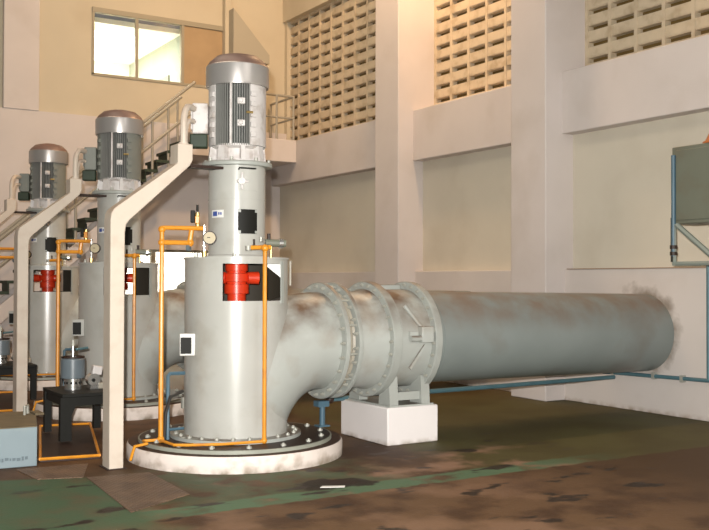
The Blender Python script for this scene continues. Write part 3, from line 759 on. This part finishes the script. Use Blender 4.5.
mb.build('worn_stencil', 'stencil', t)

# checker plates
def checker(name, P, label):
    t = thing(name, label, 'floor plate', group='checker plates')
    MB().prism(P, 0, .006, 'z').build('plate', 'checker', t)
checker('checker_plate', [(-1.50, -.40), (-1.0, -.57+.1), (-1.02, -1.40), (-1.576, -1.72)][::1], 'brown ribbed steel floor plate in front of the nearest duct post')
checker('checker_plate', [(-1.92, .22), (-1.32, .17), (-1.52, -.38), (-1.86, -.28)], 'small ribbed steel floor plate between the blue box and the duct post')
tag(MB().prism([(-.07, -1.70), (.10, -1.78), (.13, -1.74), (-.03, -1.66)], 0, .004, 'z').build('paper_scrap', 'paper'), 'small white scrap lying on the dark floor patch in front', 'scrap')

# blue water pipe under the big pipe, and wall pipes
t = thing('water_pipe', 'long thin blue pipe running low under the large discharge pipe to the wall', 'pipe')
MB().tube([(1.26, .40, .375), (5.37, .40, .395)], .026, 10).build('pipe_run', 'blue_green', t)
MB().sphere((1.24, .40, .375), .045).build('end_cap', 'dark_steel', t)
t = thing('wall_pipe', 'thin blue-green pipe clipped along the base of the right wall', 'pipe')
MB().tube([(5.41, .62, .44), (5.41, -.93, .47), (5.41, -3.4, .50)], .024, 10).build('pipe_run', 'blue_green', t)
MB().tube([(5.41, -.985, .47), (5.41, -.985, 1.80)], .024, 10).build('upright', 'blue_green', t)
for y in (.45, -.2, -.62): MB().box(5.38, 5.445, y-.02, y+.02, .42, .50).build('pipe_clip', 'bolt', t)
# cabinet on its bracket
t = thing('control_cabinet', 'grey-green control cabinet on a steel bracket high at the right edge', 'cabinet', (-.30, -.25, -.05))
cb = MB().box(5.0, 5.399, -1.95, -.82, 2.27, 3.11).build('cabinet_body', 'cabinet', t, bevel=.01)
MB().box(4.985, 5.0, -1.93, -.88, 2.31, 3.07).build('cabinet_door', 'cabinet', t, bevel=.006)
MB().tube([(4.975, -.86, 3.02), (4.975, -.86, 1.92)], .024, 10).build('conduit', 'blue', t)
MB().tube([(4.975, -.835, 2.34), (4.975, -.835, 1.86)], .012, 8).build('conduit', 'hose', t)
for zz in (2.02, 1.95): MB().cyl((4.975, -.86, zz-.02), (4.975, -.86, zz+.02), .04, 10).build('conduit_gland', 'dark_steel', t)
MB().tube([(4.98, -.87, 1.84), (4.98, -1.95, 1.84)], .026, 6).build('bracket_arm', 'cab_edge', t)
MB().box(4.95, 5.38, -.90, -.86, 1.82, 1.86).build('bracket_arm', 'cab_edge', t)
MB().tube([(4.98, -.90, 2.26), (4.98, -1.42, 1.86)], .030, 6).build('bracket_brace', 'cab_edge', t)
MB().cyl((4.98, -.87, 1.84), (4.98, -.87, 2.27), .02, 8).build('bracket_post', 'cab_edge', t)
t = thing('horn', 'orange-brown cone shape standing on top of the cabinet at the right edge', 'horn', (4.86, -1.56, 3.06))
MB().lathe([(0, 0), (.16, 0), (.15, .02), (.06, .20), (.045, .34), (.0, .34)], n=32).build('horn_bell', 'orange', t)
MB().lathe([(.155, -.0), (.17, .0), (.17, .02), (.155, .02)], n=32, loop=True).build('horn_rim', 'orange', t)

# ------------------------------------------------------------------ light
def area(name, loc, tgt, size, power, col, sy=None):
    l = bpy.data.lights.new(name, 'AREA'); l.energy = power; l.color = col; l.size = size
    if sy: l.shape = 'RECTANGLE'; l.size_y = sy
    o = bpy.data.objects.new(name, l); COL.objects.link(o); o.location = loc
    o.rotation_euler = (Vector(tgt)-Vector(loc)).to_track_quat('-Z', 'Y').to_euler(); return o
def point(name, loc, r, power, col):
    l = bpy.data.lights.new(name, 'POINT'); l.energy = power; l.color = col; l.shadow_soft_size = r
    o = bpy.data.objects.new(name, l); COL.objects.link(o); o.location = loc; return o
point('camera_flash', Vector((-3.7494, -8.1448, 1.6)) + rt*(-.10) + up*.16, .035, 4200, (1, .97, .93))
area('hall_lamp', (-1.5, 1.5, 9.3), (-1.5, 1.5, 0), 3, 230, (1, .84, .64), 8)
area('hall_lamp', (4.3, 3.2, 9.3), (5.4, 4.8, 6), .6, 380, (1, .62, .32), .6)
area('hall_lamp', (2.5, 6.0, 9.4), (4.0, 9.0, 6), 2, 130, (1, .72, .45), 3)
area('rear_fill', (2.0, -11.5, 5.5), (2, 2, 2), 5, 260, (1, .93, .86), 5)  # unseen fill added behind the camera, placed so left faces stay darker
area('office_lamp', (1.2, 12, 6.55), (1.2, 12, 5), 3, 420, (1, .97, .90), 2.5)
area('outside_panel_lamp', (3, 11.0, 4.3), (3, 12.6, 1.2), 5, 900, (1, .98, .92), 1)  # unseen lamp added to brighten the white panel outside
wd = bpy.data.worlds.new('world'); S.world = wd; wd.use_nodes = True
bg = wd.node_tree.nodes['Background']; bg.inputs[0].default_value = (1, .92, .84, 1); bg.inputs[1].default_value = .16
S.view_settings.view_transform = 'Standard'; S.view_settings.look = 'None'; S.view_settings.exposure = -.06; S.view_settings.gamma = 1
S.view_settings.use_curve_mapping = False
